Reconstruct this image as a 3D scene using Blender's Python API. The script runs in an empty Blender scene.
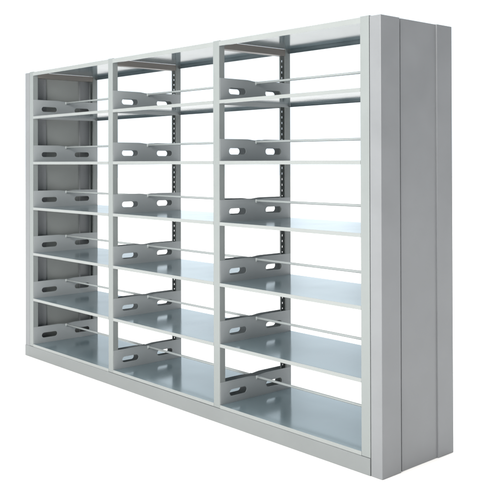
import bpy, bmesh, math, random
from mathutils import Vector, Matrix
from mathutils.geometry import tessellate_polygon

scene = bpy.context.scene
random.seed(7)
COL = scene.collection

# ------------------------------------------------------------------ camera
S = 0.33                      # height of one shelf compartment (m)
H0 = 4.298 * S                # height of the second shelf above the floor
cam_d = bpy.data.cameras.new('camera')
cam = bpy.data.objects.new('camera', cam_d)
COL.objects.link(cam)
yaw, pitch, roll = 0.8406, 0.0069, -0.0027
fwd = Vector((-math.sin(yaw) * math.cos(pitch), math.cos(yaw) * math.cos(pitch), math.sin(pitch)))
right = Vector((math.cos(yaw), math.sin(yaw), 0))
up = right.cross(fwd)
r2 = right * math.cos(roll) + up * math.sin(roll)
u2 = -right * math.sin(roll) + up * math.cos(roll)
m = Matrix((r2, u2, -fwd)).transposed().to_4x4()
m.translation = Vector((17.3956 * S, -9.0126 * S, -0.0165 * S + H0))
cam.matrix_world = m
cam_d.sensor_width = 36
cam_d.lens = 850.9 / 500 * 36
cam_d.shift_x = (250 - 244.58) / 500
cam_d.shift_y = -(250 - 156.11) / 500
cam_d.clip_end = 500
scene.camera = cam

# ------------------------------------------------------------------ world: white photo studio
w = bpy.data.worlds.new('World')
scene.world = w
w.use_nodes = True
nt = w.node_tree
nt.nodes.clear()
out = nt.nodes.new('ShaderNodeOutputWorld')
bg = nt.nodes.new('ShaderNodeBackground')
tc = nt.nodes.new('ShaderNodeTexCoord')
dot = nt.nodes.new('ShaderNodeVectorMath'); dot.operation = 'DOT_PRODUCT'
dot.inputs[1].default_value = Vector((-0.74, 0.67, 0.0)).normalized()
ramp = nt.nodes.new('ShaderNodeValToRGB')
mr = nt.nodes.new('ShaderNodeMapRange')
mr.inputs['From Min'].default_value = -1; mr.inputs['From Max'].default_value = 1
nt.links.new(tc.outputs['Generated'], dot.inputs[0])
nt.links.new(dot.outputs['Value'], mr.inputs['Value'])
nt.links.new(mr.outputs['Result'], ramp.inputs['Fac'])
e = ramp.color_ramp.elements
e[0].position = 0.57; e[0].color = (0.07, 0.07, 0.075, 1)      # dim side of the studio, behind the camera and to the right
e[1].position = 0.84; e[1].color = (0.86, 0.97, 1.05, 1)      # bright white background sweep
# added overhead glow that keeps the floor white, rising towards the zenith
sep = nt.nodes.new('ShaderNodeSeparateXYZ')
nt.links.new(tc.outputs['Generated'], sep.inputs['Vector'])
zr = nt.nodes.new('ShaderNodeMapRange'); zr.interpolation_type = 'SMOOTHSTEP'
zr.inputs['From Min'].default_value = 0.45; zr.inputs['From Max'].default_value = 0.95
zr.inputs['To Min'].default_value = 0.0; zr.inputs['To Max'].default_value = 1.95
nt.links.new(sep.outputs['Z'], zr.inputs['Value'])
add = nt.nodes.new('ShaderNodeVectorMath'); add.operation = 'ADD'
# added bands along the background, made to show as pale streaks in shelf reflections
dh = nt.nodes.new('ShaderNodeVectorMath'); dh.operation = 'DOT_PRODUCT'
dh.inputs[1].default_value = (0.667, 0.745, 0.0)
nt.links.new(tc.outputs['Generated'], dh.inputs[0])
ph = nt.nodes.new('ShaderNodeMath'); ph.operation = 'MULTIPLY_ADD'
ph.inputs[1].default_value = 2 * math.pi / 0.158; ph.inputs[2].default_value = -2 * math.pi * 0.094 / 0.158
nt.links.new(dh.outputs['Value'], ph.inputs[0])
cs = nt.nodes.new('ShaderNodeMath'); cs.operation = 'COSINE'
nt.links.new(ph.outputs[0], cs.inputs[0])
band = nt.nodes.new('ShaderNodeMapRange'); band.interpolation_type = 'SMOOTHSTEP'
band.inputs['From Min'].default_value = -0.6; band.inputs['From Max'].default_value = 1.0
band.inputs['To Min'].default_value = 0.97; band.inputs['To Max'].default_value = 1.24
nt.links.new(cs.outputs[0], band.inputs['Value'])
sc = nt.nodes.new('ShaderNodeVectorMath'); sc.operation = 'SCALE'
nt.links.new(ramp.outputs['Color'], sc.inputs[0]); nt.links.new(band.outputs['Result'], sc.inputs['Scale'])
nt.links.new(sc.outputs['Vector'], add.inputs[0]); nt.links.new(zr.outputs['Result'], add.inputs[1])
nt.links.new(add.outputs['Vector'], bg.inputs['Color'])
bg.inputs['Strength'].default_value = 1.25
nt.links.new(bg.outputs['Background'], out.inputs['Surface'])

# ------------------------------------------------------------------ studio lamps
def area(name, loc, target, sx, sy, power, color):
    d = bpy.data.lights.new(name, 'AREA')
    d.shape = 'RECTANGLE'; d.size = sx; d.size_y = sy
    d.energy = power; d.color = color
    o = bpy.data.objects.new(name, d)
    COL.objects.link(o)
    o.location = loc
    o.rotation_euler = (Vector(target) - Vector(loc)).to_track_quat('-Z', 'Y').to_euler()
    return o
area('front_softbox', (3.0, -6.3, 3.5), (1.4, 0, 1.3), 4.0, 3.0, 560, (1.0, 1.0, 0.97))

scene.view_settings.view_transform = 'Standard'
scene.view_settings.look = 'None'
scene.view_settings.exposure = 0
scene.view_settings.gamma = 1

# ------------------------------------------------------------------ materials
def mat(name, color, rough, metallic=0.0, wave=0.0, spec=0.5, var=0.03):
    mt = bpy.data.materials.new(name)
    mt.use_nodes = True
    n = mt.node_tree
    b = n.nodes['Principled BSDF']
    b.inputs['Metallic'].default_value = metallic
    b.inputs['Specular IOR Level'].default_value = spec
    t = n.nodes.new('ShaderNodeTexCoord')
    n1 = n.nodes.new('ShaderNodeTexNoise'); n1.inputs['Scale'].default_value = 5; n1.inputs['Detail'].default_value = 6
    n.links.new(t.outputs['Object'], n1.inputs['Vector'])
    cr = n.nodes.new('ShaderNodeValToRGB')
    cr.color_ramp.elements[0].position = 0.3; cr.color_ramp.elements[1].position = 0.7
    cr.color_ramp.elements[0].color = tuple(c * (1 - var) for c in color) + (1,)
    cr.color_ramp.elements[1].color = tuple(c * (1 + var) for c in color) + (1,)
    n.links.new(n1.outputs['Fac'], cr.inputs['Fac'])
    n.links.new(cr.outputs['Color'], b.inputs['Base Color'])
    m1 = n.nodes.new('ShaderNodeMapRange')
    m1.inputs['To Min'].default_value = rough * 0.8; m1.inputs['To Max'].default_value = rough * 1.25
    n.links.new(n1.outputs['Fac'], m1.inputs['Value'])
    n.links.new(m1.outputs['Result'], b.inputs['Roughness'])
    # fine orange-peel of powder coat + slow waviness of the sheet metal
    fine = n.nodes.new('ShaderNodeTexNoise'); fine.inputs['Scale'].default_value = 420; fine.inputs['Detail'].default_value = 2
    slow = n.nodes.new('ShaderNodeTexNoise'); slow.inputs['Scale'].default_value = 2.6; slow.inputs['Detail'].default_value = 1
    n.links.new(t.outputs['Object'], fine.inputs['Vector']); n.links.new(t.outputs['Object'], slow.inputs['Vector'])
    b1 = n.nodes.new('ShaderNodeBump'); b1.inputs['Strength'].default_value = 0.06; b1.inputs['Distance'].default_value = 0.0006
    b2 = n.nodes.new('ShaderNodeBump'); b2.inputs['Strength'].default_value = 1.0; b2.inputs['Distance'].default_value = wave
    n.links.new(fine.outputs['Fac'], b1.inputs['Height']); n.links.new(slow.outputs['Fac'], b2.inputs['Height'])
    n.links.new(b1.outputs['Normal'], b2.inputs['Normal'])
    n.links.new(b2.outputs['Normal'], b.inputs['Normal'])
    return mt

PAINT = mat('grey_powder_coat', (0.248, 0.268, 0.266), 0.38, wave=0.002)
BRACKET = mat('bracket_coat', (0.375, 0.395, 0.405), 0.36, wave=0.002)
PANEL = mat('grey_end_panel_coat', (0.229, 0.237, 0.247), 0.34, wave=0.006, spec=0.4, var=0.045)
SHELF = mat('glossy_shelf_coat', (0.165, 0.216, 0.238), 0.13, metallic=0.13, wave=0.0025, spec=0.42)  # grey paint with the blue of its reflections put into the base colour
ROD = mat('rail_coat', (0.46, 0.49, 0.49), 0.5, spec=0.4)
EDGE = mat('shelf_edge_lit', (0.300, 0.318, 0.314), 0.32, wave=0.001)  # same paint, lightened: front light on the lips put into the colour
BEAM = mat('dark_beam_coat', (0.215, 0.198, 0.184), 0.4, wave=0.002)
PLINTH = mat('plinth_coat', (0.222, 0.236, 0.238), 0.42, wave=0.002)
INNER = mat('inner_sheet_coat', (0.285, 0.298, 0.292), 0.5, wave=0.004)
FLOOR = mat('white_floor', (0.95, 0.93, 0.905), 0.9, spec=0.1, var=0.004)

# ------------------------------------------------------------------ mesh helpers
def box(bm, x0, x1, y0, y1, z0, z1):
    v = [bm.verts.new(p) for p in ((x0, y0, z0), (x1, y0, z0), (x1, y1, z0), (x0, y1, z0),
                                   (x0, y0, z1), (x1, y0, z1), (x1, y1, z1), (x0, y1, z1))]
    for f in ((0, 3, 2, 1), (4, 5, 6, 7), (0, 1, 5, 4), (1, 2, 6, 5), (2, 3, 7, 6), (3, 0, 4, 7)):
        bm.faces.new([v[i] for i in f])

def prism(bm, loops, fn, t):
    """extrude a 2D outline with holes by t; fn(u, v, w) -> xyz"""
    flat = [p for l in loops for p in l]
    tris = tessellate_polygon([[Vector((p[0], p[1], 0)) for p in l] for l in loops])
    a = [bm.verts.new(fn(u, v, 0)) for u, v in flat]
    b = [bm.verts.new(fn(u, v, t)) for u, v in flat]
    for tr in tris:
        try:
            bm.faces.new([a[i] for i in tr]); bm.faces.new([b[i] for i in reversed(tr)])
        except ValueError:
            pass
    k = 0
    for l in loops:
        n = len(l)
        for i in range(n):
            j = (i + 1) % n
            bm.faces.new((a[k + i], a[k + j], b[k + j], b[k + i]))
        k += n

def grid_plate(bm, us, vs, is_hole, fn, t):
    """flat plate on a grid of cells, some left open, with real thickness at every rim"""
    V = {}
    def v(i, j, k):
        if (i, j, k) not in V: V[i, j, k] = bm.verts.new(fn(us[i], vs[j], k * t))
        return V[i, j, k]
    nu, nv = len(us) - 1, len(vs) - 1
    solid = lambda i, j: 0 <= i < nu and 0 <= j < nv and not is_hole(i, j)
    for i in range(nu):
        for j in range(nv):
            if not solid(i, j): continue
            for k in (0, 1):
                bm.faces.new([v(a, b, k) for a, b in ((i, j), (i + 1, j), (i + 1, j + 1), (i, j + 1))])
            for (di, dj, p, q) in ((-1, 0, (i, j), (i, j + 1)), (1, 0, (i + 1, j), (i + 1, j + 1)),
                                   (0, -1, (i, j), (i + 1, j)), (0, 1, (i, j + 1), (i + 1, j + 1))):
                if not solid(i + di, j + dj):
                    bm.faces.new((v(*p, 0), v(*q, 0), v(*q, 1), v(*p, 1)))

def link(name, bm, material, parent=None, bevel=0.0, smooth=False, dissolve=True):
    bmesh.ops.recalc_face_normals(bm, faces=bm.faces[:])
    # merge the coplanar triangles of filled outlines so bevels stay clean
    if dissolve: bmesh.ops.dissolve_limit(bm, angle_limit=0.001, verts=bm.verts[:], edges=bm.edges[:])
    me = bpy.data.meshes.new(name)
    bm.to_mesh(me); bm.free()
    me.materials.append(material)
    o = bpy.data.objects.new(name, me)
    COL.objects.link(o)
    if parent: o.parent = parent
    if smooth:
        for p in me.polygons: p.use_smooth = True
    if bevel:
        md = o.modifiers.new('bevel', 'BEVEL')
        md.width = bevel; md.segments = 2; md.limit_method = 'ANGLE'; md.angle_limit = math.radians(40)
        md.harden_normals = False
    return o

def copy_tree(o, parent, offset):
    c = o.copy(); COL.objects.link(c); c.parent = parent
    c.location = Vector(o.location) + Vector(offset)
    for ch in list(o.children):
        k = ch.copy(); COL.objects.link(k); k.parent = c
    return c

# ------------------------------------------------------------------ dimensions
E = 0.2047 * S; W = 0.1571 * S; B = 3.0161 * S; D = 1.6443 * S
L = 2 * E + 4 * W + 3 * B
ZT = (1.973 + 4.298) * S
def level(i): return (4.298 + i) * S          # i = 1, 0, -1 ... -4 (base)
def post_x(i): return E + i * (W + B)
LIP = 0.018

# ------------------------------------------------------------------ floor
bm = bmesh.new()
bmesh.ops.create_grid(bm, x_segments=40, y_segments=40, size=60)
fl = link('floor', bm, FLOOR)
fl['kind'] = 'structure'

# ------------------------------------------------------------------ the shelving unit
root = bpy.data.objects.new('library_shelving_unit', None)
COL.objects.link(root)
root['label'] = 'pale grey metal library shelving unit with three bays of open shelves on white floor'
root['category'] = 'bookshelf'

# end panels: recessed middle sheet between two folded edge channels
def end_panel(mirror):
    def X(a): return L - a if mirror else a
    def bx(bm, a0, a1, y0, y1, z0, z1):
        lo, hi = sorted((X(a0), X(a1))); box(bm, lo, hi, y0, y1, z0, z1)
    y1, y2 = 0.25 * D, 0.772 * D
    bm = bmesh.new()
    bx(bm, 0.007, 0.028, y1 + 0.0135, y2 + 0.004, 0.0, ZT - 0.001)
    
    p = link('end_panel', bm, PANEL, root, 0.001)
    bm = bmesh.new()
    bx(bm, 0.0285, E - 0.014, y1 - 0.004, y2 + 0.004, 0.001, ZT - 0.003)
    link('inner_sheet', bm, INNER, p)
    for a, b in ((0.0, y1), (y2, D)):
        bm = bmesh.new()
        bx(bm, 0.0, E - 0.0032, a, b, 0.0, ZT)
        link('edge_channel', bm, PANEL, p, 0.0022)
    # dark joint strip between the panel and the outermost posts
    bm = bmesh.new()
    bx(bm, E - 0.006, E, 0.010, D - 0.010, 0.01, ZT - 0.006)
    # open in the middle so the recess stays visible from the bay
    bm.free()
    for a, b in ((0.010, y1 - 0.004), (y2 + 0.004, D - 0.010)):
        bm = bmesh.new()
        bx(bm, E - 0.006, E - 0.0006, a, b, 0.01, ZT - 0.006)
        link('spacer_strip', bm, PANEL, p)
end_panel(False)
end_panel(True)

# upright posts: C channels opening inwards, with hook slots punched in the side flanges
PD = 0.038; PT = 0.0022
def post_mesh(rear):
    bm = bmesh.new()
    z0, z1 = level(-4) - LIP, ZT + 0.004
    def Y(a): return D - a if rear else a
    lo, hi = sorted((Y(0), Y(PT)))
    box(bm, 0, W, lo, hi, z0, z1)
    us = [PT, 0.0168, 0.0212, PD]
    vs = [z0]
    z = z0 + 0.07
    while z < z1 - 0.05:
        vs += [z, z + 0.012]
        z += 0.033
    vs.append(z1)
    for x, punched in ((0.0, True), (W - PT, False)):
        hole = (lambda i, j: i == 1 and j % 2 == 1) if punched else (lambda i, j: False)
        grid_plate(bm, us, vs, hole, lambda u, v, t, x=x: (x + t, Y(u), v), PT)
    # small return lips
    for x0, x1 in ((PT, 0.010), (W - 0.010, W - PT)):
        lo, hi = sorted((Y(PD - PT), Y(PD)))
        box(bm, x0, x1, lo, hi, z0, z1)
    return bm
first = {}
for i in range(4):
    for rear in (False, True):
        if rear not in first:
            first[rear] = link('upright_post', post_mesh(rear), PAINT, root, 0.0006, dissolve=False)
            first[rear].location = (post_x(0), 0, 0)
        else:
            copy_tree(first[rear], root, (i * (W + B), 0, 0))

# cross beams joining front and rear post of each frame, at the top and at the foot
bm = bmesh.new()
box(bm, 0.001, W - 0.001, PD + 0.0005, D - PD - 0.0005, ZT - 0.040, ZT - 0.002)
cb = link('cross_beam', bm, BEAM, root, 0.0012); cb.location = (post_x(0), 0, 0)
bm = bmesh.new()
box(bm, 0.001, W - 0.001, PD + 0.0005, D - PD - 0.0005, level(-4) - LIP, level(-4) + 0.004)
cf = link('cross_beam', bm, PAINT, root, 0.0012); cf.location = (post_x(0), 0, 0)
for i in range(1, 4):
    copy_tree(cb, root, (i * (W + B), 0, 0)); copy_tree(cf, root, (i * (W + B), 0, 0))

# tray profile in y,z: top sheet with folded lips front and back
def tray(lip, width, inset):
    t = 0.0016; r = 0.014; y0 = 0.0015; y1 = D - 0.0015; h = lip
    prof = [(y0, -h), (y0, 0), (y1, 0), (y1, -h), (y1 - r, -h), (y1 - r, -h + t), (y1 - t, -h + t), (y1 - t, -t),
            (y0 + t, -t), (y0 + t, -h + t), (y0 + r, -h + t), (y0 + r, -h)]
    bm = bmesh.new()
    prism(bm, [prof], lambda u, v, s: (inset + s, u, v), width - 2 * inset)
    return bm
def lip_strip(lip, width, inset):  # strip over the folded lip, carries the lightened colour
    bm = bmesh.new()
    box(bm, inset - 0.0020, width - inset + 0.0020, -0.0004, 0.0012, -lip - 0.0004, 0.0003)
    return bm

# top panels
tp = link('top_panel', tray(0.026, B, 0.001), SHELF, root, 0.0006)
tp.location = (post_x(0) + W, 0, ZT)
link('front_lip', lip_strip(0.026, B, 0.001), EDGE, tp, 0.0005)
for i in (1, 2): copy_tree(tp, root, (i * (W + B), 0, 0))

# side bracket outline with two stadium slots and a shallow dip in the middle of its top edge
BH = 0.121
def stadium(y0, y1, zc, h):
    r = h / 2; pts = []
    for k in range(9):
        a = math.pi / 2 + math.pi * k / 8
        pts.append((y0 + r + r * math.cos(a), zc + r * math.sin(a)))
    for k in range(9):
        a = -math.pi / 2 + math.pi * k / 8
        pts.append((y1 - r + r * math.cos(a), zc + r * math.sin(a)))
    return pts
def bracket(x0, x1):
    a, b = 0.003, D - 0.003; c = D / 2
    top = [(a, -0.019), (a, BH)]
    for k in range(0, 13):
        u = k / 12; y = c - 0.075 + 0.15 * u
        top.append((y, BH - 0.006 * (0.5 - 0.5 * math.cos(2 * math.pi * u))))
    top += [(b, BH), (b, -0.019)]
    bm = bmesh.new()
    prism(bm, [top, stadium(0.125 * D, 0.355 * D, 0.054, 0.036), stadium(0.63 * D, 0.86 * D, 0.054, 0.036)],
          lambda u, v, s: (x0 + s, u, v), x1 - x0)
    return bm
def rod(x0, x1):
    bm = bmesh.new(); r = 0.0068; n = 12; c = D / 2; zc = BH - 0.0135
    rings = []
    for a, b in ((x0, x0 + 0.005), (x1 - 0.005, x1)):
        box(bm, a, b, c - 0.009, c + 0.009, zc - 0.012, zc + 0.008)     # welded end tabs
    for x in (x0, x1):
        rings.append([bm.verts.new((x, c + r * math.cos(2 * math.pi * k / n), zc + r * math.sin(2 * math.pi * k / n))) for k in range(n)])
    for k in range(n):
        bm.faces.new((rings[0][k], rings[0][(k + 1) % n], rings[1][(k + 1) % n], rings[1][k]))
    bm.faces.new(rings[0]); bm.faces.new(rings[1])
    return bm

sh = link('shelf', tray(LIP, B, 0.0028), SHELF, root, 0.0006)
sh.location = (post_x(0) + W, 0, level(1))
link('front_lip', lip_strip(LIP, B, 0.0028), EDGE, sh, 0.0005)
link('side_bracket', bracket(0.0005, 0.0021), BRACKET, sh, 0.0003)
link('side_bracket', bracket(B - 0.0021, B - 0.0005), BRACKET, sh, 0.0003)
link('book_stop_rail', rod(0.0022, B - 0.0022), ROD, sh, 0, True)
for i in range(3):
    for k in range(6):
        if i or k:
            c = copy_tree(sh, root, (i * (W + B), 0, -k * S))
            # assembly play: no two shelves hang exactly alike
            c.location.z += random.uniform(-0.0012, 0.0012)
            for ch in c.children:
                if ch.name.startswith('side_bracket'):
                    ch.rotation_euler.x = random.uniform(-0.0028, 0.0028)
                    ch.location.z = random.uniform(-0.0012, 0.0008)
                elif ch.name.startswith('book_stop'):
                    ch.rotation_euler.y = random.uniform(-0.0018, 0.0018)

# plinth boards
for rear in (False, True):
    bm = bmesh.new()
    z1 = level(-4) - LIP - 0.002
    x1 = L - E + 0.0
    if rear: box(bm, E, x1, D - 0.018, D, 0, z1)
    else:
        box(bm, E, x1, -0.0022, 0.018, 0.0, z1)
        box(bm, 0.0008, E, -0.0022, -0.0003, 0.0, z1 - 0.001)     # wraps the foot of the left end panel
    link('plinth', bm, PLINTH, root, 0.0012)
